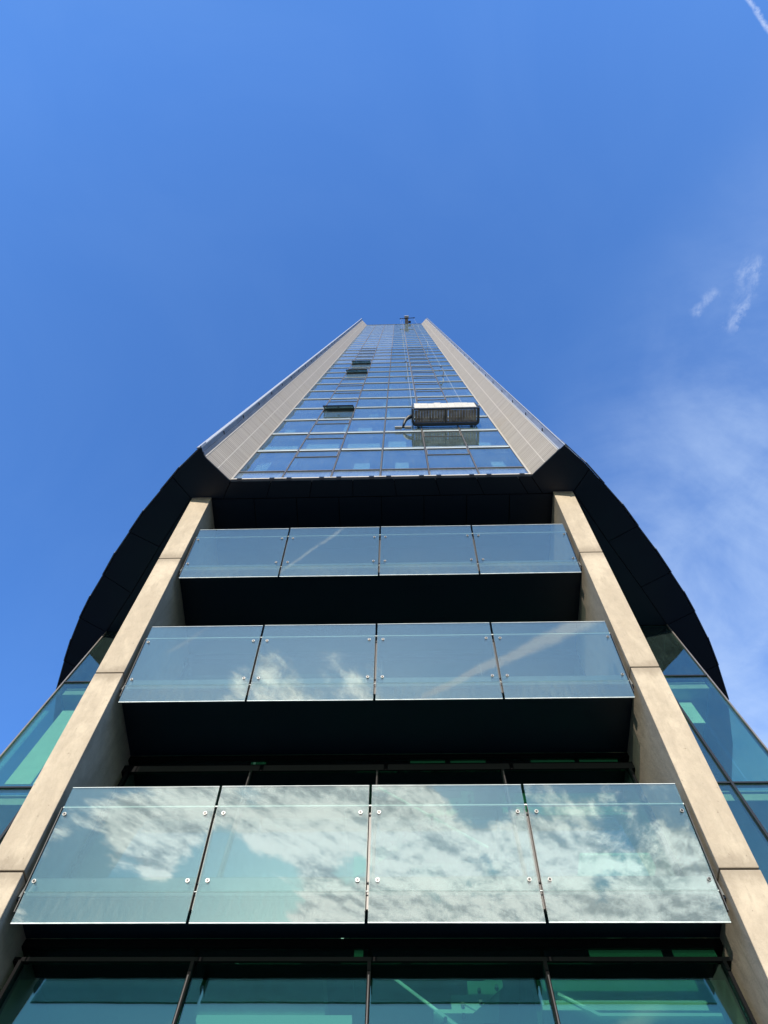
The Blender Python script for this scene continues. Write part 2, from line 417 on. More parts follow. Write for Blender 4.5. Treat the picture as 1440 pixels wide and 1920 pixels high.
def curtain_mb(kind, rnd):
    c = MB()
    if kind == 0:      # drawn curtain bundle at the side
        x = rnd.choice([.05, BAY - .16])
        for i in range(3): c.box(x + i * .04, x + i * .04 + .03, .035 + .02 * (i % 2), .07 + .02 * (i % 2), .12, rnd.uniform(1.6, 2.3))
    elif kind == 1:    # low pale board / furniture back
        x = rnd.uniform(.15, .6); w_ = rnd.uniform(.35, .6)
        c.box(x, min(BAY - .08, x + w_), .03, .07, .12, rnd.uniform(.9, 1.35))
    elif kind == 2:    # wide low shelf
        c.box(.18, BAY - .12, .03, .09, .12, rnd.uniform(.85, 1.15))
    else:              # pleated stack
        x = rnd.uniform(.1, .7)
        for i in range(5): c.box(x + i * .08, x + i * .08 + .045, .03, .07, .12, 1.2 + .07 * i)
    return c
rnd = random.Random(11)
fixed = {(-1, 0): 3, (-1, 2): 1, (-1, 3): 1, (-1, 5): 1, (0, 0): 2, (0, 1): 2, (0, 2): 2, (0, 3): 1, (0, 5): 1, (1, 0): 1, (1, 3): 0, (1, 5): 1, (2, 2): 3, (2, 3): 0}
nwin = 0
for k in range(-1, 15):
    for i in range(6):
        vent = i in VCOLS
        if k == -1:
            h = F0 - ZS - .06; z = ZS + .06
            fr = MB(); x0 = 0
            fr.box(.004, .016, -.014, .10, .0, h - .01); fr.box(BAY - .016, BAY - .004, -.014, .10, .0, h - .01)
            fr.box(.032, BAY - .032, -.030, .08, .86, .90)
            fr.box(.0, BAY, -.045, .06, -.01, .06, 2); fr.box(.17, .30, -.06, -.046, -.05, .05, 3); fr.box(BAY - .30, BAY - .17, -.06, -.046, -.05, .05, 3)
            if vent: fr.box(.032, BAY - .032, -.02, .06, h - .945, h - .93)
            pn = MB(); pn.box(.03, BAY - .03, 0, .014, .90, h - (.95 if vent else .126)); 
            sb = MB(); sb.box(.032, BAY - .032, 0, .014, .075, .858)
            wo = fr.build('window', ['frame', 'band', 'cream', 'dark'], T, (XT[i], YT, z), local=True)
            pn.build('pane', 'pane', wo, (XT[i], YT, z), local=True)
            sb.build('spandrel_pane', 'spand', wo, (XT[i], YT, z), local=True)
            bk = MB().box(.032, BAY - .032, .06, .10, .07, .86); bk.build('spandrel_backing', 'band', wo, (XT[i], YT, z), local=True)
        else:
            h = FH; z = F0 + k * FH
            wo = new_obj('window', ME['frV' if vent else 'frN'], T, (XT[i], YT, z))
            pale = (k >= 10 and i < 3)
            new_obj('pane', ME[('pnVp' if pale else 'pnV') if vent else ('pnNp' if pale else 'pnN')], wo, None, (0, 0, 0))
        if vent:
            sash = new_obj('vent_sash', ME['vf'], wo, None, (0, 0, h - .135))
            pp = MB(); 
            if (k, i) in OPEN:
                sash.rotation_euler = (R(-19), 0, 0)
                sash['label'] = 'dark top hung vent propped open'
        if vent:
            # the glass of the vent shares the sash: joined as second material
            pass
        kind = fixed.get((k, i), None)
        if kind is None and rnd.random() < .28: kind = rnd.choice([0, 1, 0])
        if kind is not None:
            c = curtain_mb(kind, rnd)
            if k == -1: c.v = [(x, y, zz + .72) for x, y, zz in c.v]
            o = c.build('curtain', 'curtain', wo, (XT[i], YT, z), local=True)
        nwin += 1
# vent sash mesh carries its glass
mv = ME['vf']; 
vv = MB(); vv.v = list(vf.v); vv.f = list(vf.f); vv.mi = [0] * len(vf.f)
b = len(vv.v); vv.v += vt.v; vv.f += [tuple(b + q for q in f) for f in vt.f]; vv.mi += [1] * len(vt.f)
nm = mesh_of(vv, 'vent_sash', ['dark', 'pane']); nm2 = mesh_of(vv, 'vent_sash', ['frame', 'pane'])
for o in list(COL.objects):
    if o.type == 'MESH' and o.data == mv: o.data = nm if 'label' in o else nm2
# storeys far up: one part
up = MB()
for k in range(15, 31):
    z0 = F0 + k * FH
    h = FH if k < 30 else ZT - z0
    for i in range(6):
        x0 = XT[i]
        up.box(x0 + .004, x0 + .03, YT - .035, YT + .1, z0 + .01, z0 + h - .01); up.box(x0 + BAY - .03, x0 + BAY - .004, YT - .035, YT + .1, z0 + .01, z0 + h - .01)
        up.box(x0 + .032, x0 + BAY - .032, YT - .02, YT + .07, z0 - .115, z0 + .105, 1)
        up.box(x0 + .03, x0 + BAY - .03, YT, YT + .014, z0 + .107, z0 + h - .117, 3 if i < 3 else 2)
up.box(XT[0], XT[6], YT - .04, YT + .25, ZT, ZT + .06, 1)
uo = part(up, 'upper_windows', ['frame', 'band', 'pane', 'pane2']); uo['kind'] = 'stuff'
uo['label'] = 'rows of small windows near the top of the tower'

# ------------------------------------------------------------------ raking piers
for side, x0, x1 in (('l', PXL - PW, PXL), ('r', PXR, PXR + PW)):
    core = MB(); yb = 9.30; e = .035
    zt, zb = ZS + .01, -1.6
    def quad(z, x0, x1, off=0, yb=yb): y = pier_y(z) + off; return [(x0, y, z), (x1, y, z), (x1, yb, z), (x0, yb, z)]
    core.hexa(quad(zb, x0 + e, x1 - e, e), quad(zt, x0 + e, x1 - e, e))
    pr = core.build('raking_pier', 'joint', T, ((x0 + x1) / 2, 9.3, 0))
    pr['label'] = 'sunlit cream stone pier leaning forward on the %s side' % ('left' if side == 'l' else 'right')
    cuts = [zt] + ZJ[:4] + [zb]
    for i in range(5):
        a, b_ = cuts[i], cuts[i + 1]
        top = a - (.013 if i else 0); bot = b_ + (.013 if i < 4 else 0)
        sgm = MB(); sgm.hexa(quad(bot, x0, x1), quad(top, x0, x1))
        o = sgm.build('stone_block', 'concrete', pr, ((x0 + x1) / 2 + i * .37, pier_y(bot), bot), bevel=.012)

# ------------------------------------------------------------------ window wall between the piers and the floors behind
US = [z + .35 for z in ZB]                    # undersides of the balcony floors
XW0, XW1 = PXL + .004, PXR - .004
ww = MB()
levels = [-1.6] + US + [ZS]
mulx = [BX + BDX * i + (.02 if i == 2 else 0) for i in range(5)]
for j in range(4):
    base = levels[j] + (.5 if j else 0); top = levels[j + 1]
    hb = MB()
    hb.box(XW0, XW1, YW - .02, YW + .25, top - .12, top - .004)              # head
    bb_ = .34 if j == 0 else .46
    hb.box(XW0, XW1, YW - .03, YW + .3, top - bb_, top - .28)                # deep transom beam
    hb.box(XW0, XW1, YW - .015, YW + .2, base, base + .09)                   # sill
    if j == 3: hb.box(XW0, XW1, YW - .01, YW + .1, top - 1.6, top - .47)
    for x in mulx:
        w_ = .022
        hb.box(max(XW0, x - w_), min(XW1, x + w_), YW - .06, YW + .12, base + .092, top - bb_ - .004)
    wf = hb.build('window_wall', 'jet', T, (-.53, YW, base))
    for i in range(4):
        a, b_ = mulx[i] + .023, mulx[i + 1] - .023
        ztop = top - bb_ - .004 if j < 3 else top - 1.6
        pn = MB().box(a, b_, YW, YW + .016, base + .09, ztop)
        pn.build('glass_pane', 'wwall', wf, (a, YW, base))
        if j < 3:
            blocks = {0: (.0, .25), 1: (.72, .25), 2: (.05, .12), 3: (.03, .1)}[i]
            MB().box(a, b_, YW + .02, YW + .034, top - .277, top - .123).build('clerestory_pane', 'wwall', wf, (a, YW, top))
    # slim lit edge on the mullions
    tm = MB()
    for x in mulx[1:4]: tm.box(x - .008, x + .008, YW - .075, YW - .062, base + .1, top - .56)
    tm.build('mullion_cap', 'post', wf, (-.53, YW, base))
# interior floors, back wall, ceilings
it = MB()
for j in range(3):
    it.box(-5.2, -1.2, YW + .55, 15.85, US[j] + .02, US[j] + .34, 1)
    it.box(-1.19, 4.15, 11.3, 15.85, US[j] + .02, US[j] + .34, 1)
it.box(-8.7, 7.6, 15.9, 16.1, -1.6, ZS - .05, 0)
it.box(-2.3, -2.1, 12.5, 15.9, -1.6, ZS - .05, 0); it.box(2.4, 2.6, 13.0, 15.9, -1.6, ZS - .05, 0)
it.box(-5.9, -5.4, 9.32, 15.9, -1.6, ZS - .05, 0); it.box(4.5, 4.7, 9.32, 15.9, -1.6, ZS - .05, 0)
part(it, 'interior', ['interior', 'ceil'])

lr_ = MB()  # thin glowing panels just behind the clerestory, standing in for lit rooms
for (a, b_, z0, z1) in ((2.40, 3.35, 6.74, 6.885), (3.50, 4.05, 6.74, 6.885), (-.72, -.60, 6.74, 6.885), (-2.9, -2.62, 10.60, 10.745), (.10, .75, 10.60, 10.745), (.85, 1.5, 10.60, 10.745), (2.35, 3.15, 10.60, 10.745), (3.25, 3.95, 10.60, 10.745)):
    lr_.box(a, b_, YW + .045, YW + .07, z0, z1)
part(lr_, 'room_glow_panel', 'lit')
for (xa, za, xb, zb_) in ((.08, 7.27, .28, 7.40), (.64, 7.40, .86, 7.27)):
    part(MB().bar((xa, 8.9, za), (xb, 8.9, zb_), .014), 'stair_edge_light', 'glow')
# ------------------------------------------------------------------ side glazing behind the piers
def side_wall(x0, x1, mull, name_label, corner):
    jz = [15.28, 11.34, 7.40, 3.46, -1.6]
    f = MB()
    for x in mull: f.box(x - .025, x + .025, YG - .04, YG + .12, -1.6, ZS - .02)
    for z in jz[:4]:
        xa = [x0] + sorted(mull) + [x1]
        for a, b_ in zip(xa[:-1], xa[1:]): f.box(a + .027, b_ - .027, YG - .03, YG + .1, z - .02, z + .02)
    f.box(corner - .018, corner + .018, YG - .03, YG + .1, -1.6, ZS - .02, 1)
    fo = f.build('side_glazing', ['dark', 'frame'], T, ((x0 + x1) / 2, YG, -1.6)); fo['label'] = name_label
    zz = [ZS - .02] + jz
    xa = [x0] + sorted(mull) + [x1]
    for a, b_ in zip(xa[:-1], xa[1:]):
        for t_, u_ in zip(zz[:-1], zz[1:]):
            MB().box(a + .02, b_ - .02, YG, YG + .016, u_ + .021, t_ - .021).build('glass_pane', 'side', fo, (a, YG, u_))
    fl = MB()
    for z in jz[:4]: fl.box(x0 + .05, x1 - .05, YG + .2, 15.8, z - .25, z + .02)
    fl.build('floor_slab', 'ceil', fo, (x0, YG, 3))
    return fo
sl = side_wall(-8.808, -5.78, [-7.47], 'blue green glazing beside the left pier', -8.79)
sr = side_wall(4.712, 7.692, [6.46], 'blue green glazing beside the right pier', 7.675)
for sg, x, fo in ((-1, -8.80, sl), (1, 7.68, sr)):    # return walls running back
    w = MB(); 
    for k in range(6): w.box(x - .01, x + .01, YG + .12 + k * 1.1, YG + 1.19 + k * 1.1, -1.6, ZS - .03)
    w.build('return_glass', 'side', fo, (x, YG, 0))
bl = MB(); bl.box(-8.62, -8.05, 9.9, 9.92, 12.0, 14.7); bl.box(-8.0, -7.55, 9.9, 9.92, 12.0, 14.7); bl.build('blind', 'stair', sl, (-8.5, 9.9, 12))
bl = MB(); bl.box(5.9, 7.2, 10.0, 10.03, 14.1, 14.95); bl.box(5.3, 5.8, 10.0, 10.02, 16.4, 17.3); bl.build('blind', 'stair', sr, (6.5, 9.9, 14))
rw = MB(); rw.box(-8.7, 7.6, 26, 26.2, -1.6, ZS - .03); rw.box(-8.8, -8.7, 16.1, 26, -1.6, ZS - .03); rw.box(7.6, 7.7, 16.1, 26, -1.6, ZS - .03)
part(rw, 'rear_podium_wall', 'plain')

# ------------------------------------------------------------------ stairs seen through the window wall
st = MB()
def plate(mb, pts, y, th=.03, mi=0):
    k = len(pts); b0 = len(mb.v)
    mb.v += [(x, y, z) for x, z in pts] + [(x, y + th, z) for x, z in pts]
    mb.f.append(tuple(b0 + i for i in range(k))); mb.mi.append(mi); mb.f.append(tuple(b0 + k + i for i in reversed(range(k)))); mb.mi.append(mi)
    for i in range(k):
        j = (i + 1) % k; mb.f.append((b0 + i, b0 + j, b0 + k + j, b0 + k + i)); mb.mi.append(mi)
def stair(z0, mirror=1, ox=0):
    so = MB()
    x_s, z_s = .26, .21
    pts = []; n = 9
    for i in range(n): pts += [(ox + mirror * (i * x_s), z0 + i * z_s), (ox + mirror * (i * x_s), z0 + (i + 1) * z_s)]
    pts += [(ox + mirror * n * x_s, z0 + n * z_s), (ox + mirror * n * x_s, z0 + n * z_s - .30), (ox, z0 - .30)]
    plate(so, pts, 9.8, .03)
    for i in range(n): so.box(min(ox + mirror * i * x_s, ox + mirror * (i + 1) * x_s), max(ox + mirror * i * x_s, ox + mirror * (i + 1) * x_s), 9.83, 10.9, z0 + (i + 1) * z_s - .04, z0 + (i + 1) * z_s)
    return so, n, x_s, z_s
for (z0, mir, ox, y_) in ((5.85, 1, -.95, 0), (9.7, 1, -.95, 0), (2.0, 1, -.95, 0)):
    so, n, xs_, zs_ = stair(z0, mir, ox)
    stc = so.build('staircase', 'stair', T, (ox, 9.8, z0))
    studs = MB()
    for i in range(1, n, 1):
        for dz in (-.12, .04): studs.tube([(ox + mir * (i * xs_ + .16), 9.80, z0 + i * zs_ + dz), (ox + mir * (i * xs_ + .16), 9.74, z0 + i * zs_ + dz)], .028, 8)
    studs.build('stud', 'steel', stc, (ox, 9.8, z0))
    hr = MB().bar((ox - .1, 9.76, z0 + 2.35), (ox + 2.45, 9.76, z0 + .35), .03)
    hr.build('handrail', 'glow', stc, (ox, 9.7, z0))  # rail made to glow for its bright line, though it is no lamp
    ld = MB().box(1.9, 4.45, 9.8, 11.2, z0 + 1.25, z0 + 1.32)
    ld.box(1.9, 4.45, 9.75, 9.79, z0 + 1.0, z0 + 1.75)
    ldo = ld.build('landing', 'stair', stc, (3, 9.8, z0 + 1.2))
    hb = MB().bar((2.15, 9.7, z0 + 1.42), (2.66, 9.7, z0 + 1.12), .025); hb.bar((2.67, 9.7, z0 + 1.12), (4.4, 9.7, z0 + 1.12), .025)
    hb.build('handrail', 'glow', stc, (3, 9.7, z0 + 1.2))  # landing rail glows too; its brightness is added by emission
lp = MB()
for z in (7.0 - .1, 10.87 - 1.5): pass
lp.box(-3.02, -.81, 9.75, 9.85, 6.92, 7.0 - .012); lp.box(2.98, 4.3, 9.3, 9.8, 9.40, 9.44)
lp.build('ceiling_lamp', 'glow', T, (-1, 9.8, 7))

# ------------------------------------------------------------------ balconies
sL, cL = math.sin(BLEAN), math.cos(BLEAN)
def gp(x, z, t, off=0.0):
    """point on the leaning glass of the balcony whose foot is at height z"""
    return (x, glass_y(z) - t * sL + off * cL, z + t * cL + off * sL)
names = ['lowest', 'middle', 'topmost']
for bi, z in enumerate(ZB):
    u = z + .35; gy = glass_y(z)
    sb = MB(); yf = gy - .40 * sL + .10
    sb.box(XW0, XW1, yf, YW - .022, u, u + .36)
    bal = sb.build('balcony', 'black', T, (-.53, gy, z)); bal['label'] = names[bi] + ' glass fronted balcony between the piers'
    fe = MB().box(XW0 + .01, XW1 - .01, yf - .02, yf - .003, u + .03, u + .33); fe.build('slab_edge', 'edge_grey', bal, (-.53, gy, z))
    for i in range(4):
        g0 = .021 if i else 0.0; g1 = .021 if i < 3 else 0.0
        a, b_ = BX + BDX * i + g0, BX + BDX * (i + 1) - g1
        pn = MB(); th = .018
        for (t0, t1, mi) in ((0, .40, 1), (.401, BL, 0)):
            pn.hexa([gp(a, z, t0), gp(b_, z, t0), gp(b_, z, t0, th), gp(a, z, t0, th)], [gp(a, z, t1), gp(b_, z, t1), gp(b_, z, t1, th), gp(a, z, t1, th)], mi)
        e = .004
        pn.hexa([gp(a, z, BL + .001), gp(b_, z, BL + .001), gp(b_, z, BL + .001, th), gp(a, z, BL + .001, th)], [gp(a, z, BL + .009), gp(b_, z, BL + .009), gp(b_, z, BL + .009, th), gp(a, z, BL + .009, th)], 2)
        pn.hexa([gp(a, z, -.014), gp(b_, z, -.014), gp(b_, z, -.014, th), gp(a, z, -.014, th)], [gp(a, z, -.001), gp(b_, z, -.001), gp(b_, z, -.001, th), gp(a, z, -.001, th)], 2)
        po_ = pn.build('glass_panel', ['balc', 'frit', 'curtain'], bal, gp((a + b_) / 2, z, 1))
        po_.rotation_euler = (rnd.uniform(-.003, .003), 0, rnd.uniform(-.003, .003))
        for x in (a + .115 if i else a + .06, b_ - .115 if i < 3 else b_ - .06):
            for t in (.54, 1.55):
                bo = MB(); bo.tube([gp(x, z, t, -.012), gp(x, z, t, -.002)], .028, 16); bo.tube([gp(x, z, t, -.017), gp(x, z, t, -.0122)], [.017, .017], 10, 1)
                bo.tube([gp(x, z, t, th + .002), gp(x, z, t, .09)], .014, 8, 0)
                bo.build('bolt', ['steel', 'dark'], bal, gp(x, z, t))
    for i in range(5):
        x = BX + BDX * i + (.0 if 0 < i < 4 else (-.03 if i == 0 else .03))
        po = MB()
        for dx in ((-.024, .024) if 0 < i < 4 else (0,)):
            p0, p1 = gp(x + dx, z, .14, .055), gp(x + dx, z, 1.67, .055)
            po.bar(p0, p1, .012, .09, up=(0, 1, 0))
        for t in (.54, 1.55): 
            if 0 < i < 4: po.bar(gp(x - .12, z, t, .075), gp(x + .12, z, t, .075), .02, .03)
        if 0 < i < 4:
            po.bar(gp(x, z, .2, .09), gp(x, z, 1.6, .09), .034, .02)
        po.build('post', 'post', bal, gp(x, z, .2))
    hr = MB(); hr.bar(gp(BX - .02, z, 1.68, .034), gp(BX + 4 * BDX + .02, z, 1.68, .034), .024, .024)
    hr.build('handrail', 'rail', bal, gp(BX, z, 1.68))
    lr = MB(); lr.bar(gp(BX - .02, z, .405, .030), gp(BX + 4 * BDX + .02, z, .405, .030), .012, .014)
    lr.build('bottom_rail', 'curtain', bal, gp(BX, z, .4))
    br = MB()
    for i in range(1, 4): br.hexa(*[[(BX + BDX * i + sx * .02, y_, z_) for sx, y_, z_ in q] for q in (
        [(-1, gy + .05, u - .02), (1, gy + .05, u - .02), (1, gy + .30, u - .002), (-1, gy + .30, u - .002)], [(-1, gy + .05, u + .3), (1, gy + .05, u + .3), (1, gy + .30, u + .3), (-1, gy + .30, u + .3)])])

# ------------------------------------------------------------------ window-cleaning cradle hung in front of the face
cz = 25.2; y0, y1, x0, x1 = 4.17, 4.80, .47, 2.97
cr = thing('cleaning_cradle', ((x0 + x1) / 2, (y0 + y1) / 2, cz), 'dark window cleaning cradle with white sides hanging on ropes in front of the tower glass', 'cradle')
fl = MB()
n = 22; wd = (x1 - x0 - .22) / n
for i in range(n):
    a = x0 + .11 + i * wd; g2 = .008 + (.016 if i == n // 2 else 0)
    fl.box(a, a + wd - g2, y0 + .07, y1 - .10, cz - .012 + .003 * (i % 3), cz + .02)
fl.build('floor', 'slat', cr, (x0, y0, cz))
def rounded(x0, x1, y0, y1, r, n=5):
    out = []
    for cx, cy, a0 in ((x1 - r, y1 - r, 0), (x0 + r, y1 - r, 90)):
        for i in range(n + 1): t = R(a0 + 90 * i / n); out.append((cx + r * math.cos(t), cy + r * math.sin(t)))
    return out + [(x0, y0), (x1, y0)]
fr = MB()
ro = rounded(x0, x1, y0, y1 + .03, .16); ri = rounded(x0 + .09, x1 - .09, y0 + .05, y1 - .08, .08)
m_ = len(ro)
for i in range(m_):
    j = (i + 1) % m_
    fr.hexa([(*ro[i], cz - .05), (*ro[j], cz - .05), (*ri[j], cz - .05), (*ri[i], cz - .05)], [(*ro[i], cz + .10), (*ro[j], cz + .10), (*ri[j], cz + .10), (*ri[i], cz + .10)])
for x in (x0 + .03, x1 - .07):
    fr.box(x, x + .04, y0 + .01, y0 + .05, cz + .1, cz + 1.25); fr.box(x, x + .04, y1 - .05, y1 - .01, cz + .1, cz + 1.25)
    fr.box(x, x + .04, y0 + .05, y1 - .05, cz + 1.21, cz + 1.25)
fr.box(x0 + .1, x1 - .1, y1 - .04, y1 - .01, cz + .55, cz + .59); fr.box(x0 + .1, x1 - .1, y1 - .04, y1 - .01, cz + 1.1, cz + 1.14)
fr.box((x0 + x1) / 2 - .02, (x0 + x1) / 2 + .02, y0 + .06, y1 - .09, cz - .03, cz - .013)
fr.box(x0 + .12, x1 - .12, y1 - .12, y1 - .10, cz - .03, cz - .013, 1)
fr.build('frame', ['cradle', 'slat'], cr, (x0, y0, cz))
sd = MB()
for i in range(9):
    a = x0 + .10 + i * (x1 - x0 - .2) / 9; hh = 1.05 + .10 * ((i * 7) % 3 == 0) + .06 * (i % 2)
    sd.box(a, a + (x1 - x0 - .2) / 9 - .004, y0 - .012, y0 + .006, cz + .06, cz + hh)
sd.box(x0 - .008, x0 - .001, y0 + .02, y1 - .1, cz + .12, cz + .95, 1); sd.box(x1 + .001, x1 + .008, y0 + .02, y1 - .1, cz + .12, cz + .95, 1)
sd.build('side_panel', ['white', 'cradle'], cr, (x0, y0, cz))
ed = MB().box(x0 + .04, x0 + .06, y0 - .014, y1 - .2, cz - .06, cz - .051); ed.build('edge_trim', 'edge', cr, (x0, y0, cz))
for x in (x0 + .25, x1 - .25):
    w = MB().tube([(x - .05, y1 + .03, cz + .35), (x + .05, y1 + .03, cz + .35)], .05, 14); w.build('roller', 'dark', cr, (x, y1, cz + .35))
am = MB().tube([(x0 + .02, 4.45, cz + .1), (x0 - .12, 4.50, cz + .06), (x0 - .24, 4.58, cz - .06), (x0 - .30, 4.68, cz - .22), (x0 - .33, 4.76, cz - .34)], [.07, .075, .065, .055, .04], 10)
arm = am.build('cleaning_arm', 'cradle', cr, (x0, 4.6, cz), smooth=True)
ah = MB().box(x0 - .62, x0 - .05, 4.76, 4.82, cz - .42, cz - .35); ah.box(x0 - .64, x0 - .38, 4.74, 4.85, cz - .47, cz - .40, 1); ah.box(x0 - .28, x0 - .03, 4.74, 4.85, cz - .47, cz - .40, 1)
ah.build('brush_head', ['cradle', 'white'], arm, (x0 - .33, 4.79, cz - .4))

# ropes
for i, (xa, xb, lab) in enumerate(((.52, .40, 'left hoist rope running up the glass from the cleaning cradle'), (.70, .62, 'thin hoist rope close beside the left one above the cradle'),
                                 (2.55, 2.45, 'right hoist rope running up the glass from the cleaning cradle'))):
    ro_ = MB().tube([(xa, 4.42, cz + 1.25), (xb, 4.12, ZT + 1.0)], .009, 6)
    r_ = ro_.build('hoist_rope', 'rope'); r_['label'] = lab; r_['category'] = 'rope'; r_['group'] = 'ropes holding the cradle'
    if i != 1:
        for z_l in ((44.5, 72.0) if i == 0 else (41.0, 62.0)):
            fz = (z_l - cz - 1.25) / (ZT + 1.0 - cz - 1.25); xr = xa + (xb - xa) * fz; yr = 4.42 - .30 * fz
            k_ = MB().tube([(xr, yr, z_l), (xr + .12, yr + .18, z_l - .25), (xr + .06, 4.86, z_l - .55)], .025, 6); k_.tube([(xr - .03, yr, z_l + .18), (xr, yr, z_l - .05)], .04, 6)
            k_.build('lanyard', 'dark' if z_l < 60 else 'rope', r_, (xr, 4.5, z_l))

# roof crane head
zc = ZT + 1.2
ck = thing('roof_crane', (1.35, 5.4, ZT - .2), 'small tan and white crane head with a cross beam poking over the roof edge', 'crane')
c = MB().box(1.10, 1.60, 4.16, 6.2, zc - .1, zc + .6); c.box(1.2, 1.5, 5.2, 5.9, ZT - .2, zc - .1); c.build('jib', 'crane', ck, (1.35, 5, zc))
c = MB().box(1.02, 1.68, 3.70, 4.155, zc - .02, zc + .55); c.build('head', 'crane_w', ck, (1.35, 4.3, zc))
c = MB().bar((.30, 4.12, zc - .12), (2.62, 4.02, zc - .06), .10); c.tube([(.4, 4.12, zc - .35), (.4, 4.12, zc - .18)], .09, 10); c.tube([(2.45, 4.03, zc - .32), (2.45, 4.03, zc - .12)], .09, 10)
c.build('spreader_beam', 'dark', ck, (1.35, 4.3, zc))
c = MB().box(1.62, 2.0, 4.45, 4.80, zc - .2, zc); c.build('winch', 'dark', ck, (1.7, 4.8, zc))

# ------------------------------------------------------------------ light
SUN_EL, SUN_AZ = 12.2, -7.0           # azimuth from straight behind the viewer, minus = left
sd_ = Vector((math.sin(R(SUN_AZ)) * math.cos(R(SUN_EL)), -math.cos(R(SUN_AZ)) * math.cos(R(SUN_EL)), math.sin(R(SUN_EL))))
L = bpy.data.lights.new('sun', 'SUN'); L.energy = 4.6; L.angle = R(.5); L.color = (1.0, .90, .77)
lo_ = bpy.data.objects.new('sun', L); COL.objects.link(lo_); lo_.rotation_euler = (-sd_).to_track_quat('-Z', 'Y').to_euler()

W = bpy.data.worlds.new('World'); sc.world = W; W.use_nodes = True
nt = W.node_tree; nt.nodes.clear(); g = G(nt)
out = nt.nodes.new('ShaderNodeOutputWorld'); bg = nt.nodes.new('ShaderNodeBackground')
sky = nt.nodes.new('ShaderNodeTexSky'); sky.sky_type = 'NISHITA'; sky.sun_disc = False
sky.sun_elevation = R(SUN_EL); sky.sun_rotation = math.atan2(sd_.x, sd_.y)
sky.air_density = 1.0; sky.dust_density = .6; sky.ozone_density = 1.0
D = g.v('NORMALIZE', nt.nodes.new('ShaderNodeTexCoord').outputs['Generated'])
se = nt.nodes.new('ShaderNodeSeparateXYZ'); g.put(se.inputs[0], D)
dx, dy, dz = se.outputs
sdot = g.v('DOT_PRODUCT', D, tuple(sd_))
SKYTINT = g.mix(g.ss(sdot, .45, .92), C4(1.27, 2.30, 4.10), C4(1.35, 1.85, 2.3))
SKYTINT = g.mix(g.m('MULTIPLY', g.ss(dz, .22, .60, 1, 0), g.ss(sdot, .3, .8)), SKYTINT, C4(.48, .80, 1.05))
skyc = g.mix(1.0, sky.outputs[0], SKYTINT, 'MULTIPLY')
skyc = g.mix(g.ss(g.noise(D, 2.6, 6, .6, .6), .36, .66), skyc, g.mix(1.0, skyc, C4(1.13, 1.06, 1.02), 'MULTIPLY'))
# cloud deck coordinates: direction projected on a flat layer
inv = g.m('DIVIDE', 1.0, g.m('MAXIMUM', g.m('ADD', dz, .12), .05))
pl = g.v('MULTIPLY', D, None); pl = nt.nodes.new('ShaderNodeVectorMath'); pl.operation = 'SCALE'; g.put(pl.inputs[0], D); g.put(pl.inputs[3], inv); pl = pl.outputs[0]
back = g.ss(g.m('MULTIPLY', dy, -1), .55, .86)
mp = nt.nodes.new('ShaderNodeMapping'); mp.inputs['Rotation'].default_value = (0, 0, R(24)); mp.inputs['Scale'].default_value = (1, 1, 1)
plx = g.v('MULTIPLY', pl, (1.9, .85, 1.0)); g.put(mp.inputs[0], plx); q0 = g.v('MULTIPLY', mp.outputs[0], (.80, 1.35, 1.0))
n1 = g.noise(q0, 2.5, 14, .645, .12)
n1b = g.noise(g.v('ADD', q0, (.02, -.06, 0)), 2.5, 14, .645, .12)
def blob(d, r0, r1, amp):
    d = Vector(d).normalized()
    return g.m('MULTIPLY', g.ss(g.v('DOT_PRODUCT', D, tuple(d)), math.cos(R(r1)), math.cos(R(r0))), amp)
def azel(a, e): return (math.sin(R(a)) * math.cos(R(e)), -math.cos(R(a)) * math.cos(R(e)), math.sin(R(e)))
bl_ = blob(azel(-9, 28.6), 2, 9, .26)
for q in (blob(azel(0, 29.5), 0, 6, .16), blob(azel(-15, 15.4), .5, 4.5, -.34), blob(azel(-23, 14.5), 1, 5, -.32), blob(azel(-24, 18.5), .5, 4, .16), blob(azel(-17, 29.2), 0, 3, .20), blob(azel(-4, 16.3), 0, 2.2, -.14), blob(azel(6, 16), 0, 2.5, -.12), blob(azel(-19, 20), 1, 6, .26), blob(azel(-8, 20), 1, 6, .12), blob(azel(-2, 13.5), 0, 3.5, .25), blob(azel(-10, 15.2), 0, 3, -.2), blob(azel(8, 14), 0, 6, .15), blob(azel(-3, 18.5), 3, 11, .22), blob(azel(15, 18), 3, 10, .16), blob(azel(-17, 20), 2, 6, .16),
          blob(azel(14, 31), 3, 9, -.3), blob(azel(-27, 31), 3, 9, -.3), blob(azel(6, 22.5), 1, 4, -.12)):
    bl_ = g.m('ADD', bl_, q)
n2 = g.noise(g.v('ADD', pl, (3.1, 7.7, 0.4)), 1.5, 3, .5)
cov = g.m('ADD', g.ss(dz, .24, .48, .02, -.22), g.m('ADD', bl_, g.m('MULTIPLY', g.m('SUBTRACT', n2, .5), .45)))
dens = g.ss(g.m('ADD', g.m('SUBTRACT', n1, .5), cov), -.015, .15)
low = g.m('MULTIPLY', g.m('MULTIPLY', dens, back), g.ss(dz, .52, .60, 1, 0))
relief = g.m('SUBTRACT', n1, n1b)
thick = g.ss(n1, .50, .78)
shade = g.m('ADD', g.ss(relief, -.115, .095), g.m('MULTIPLY', thick, -.22), clamp=True)
sunv = g.ss(g.v('DOT_PRODUCT', D, tuple(sd_)), .86, 1.0)
ccol = g.mix(shade, C4(6.2, 7.1, 7.6), C4(17.5, 18.2, 17.8))
ccol = g.mix(g.m('MULTIPLY', g.m('MULTIPLY', sunv, g.m('MULTIPLY_ADD', shade, .8, .2)), .7), ccol, C4(18.5, 17.9, 16.6))
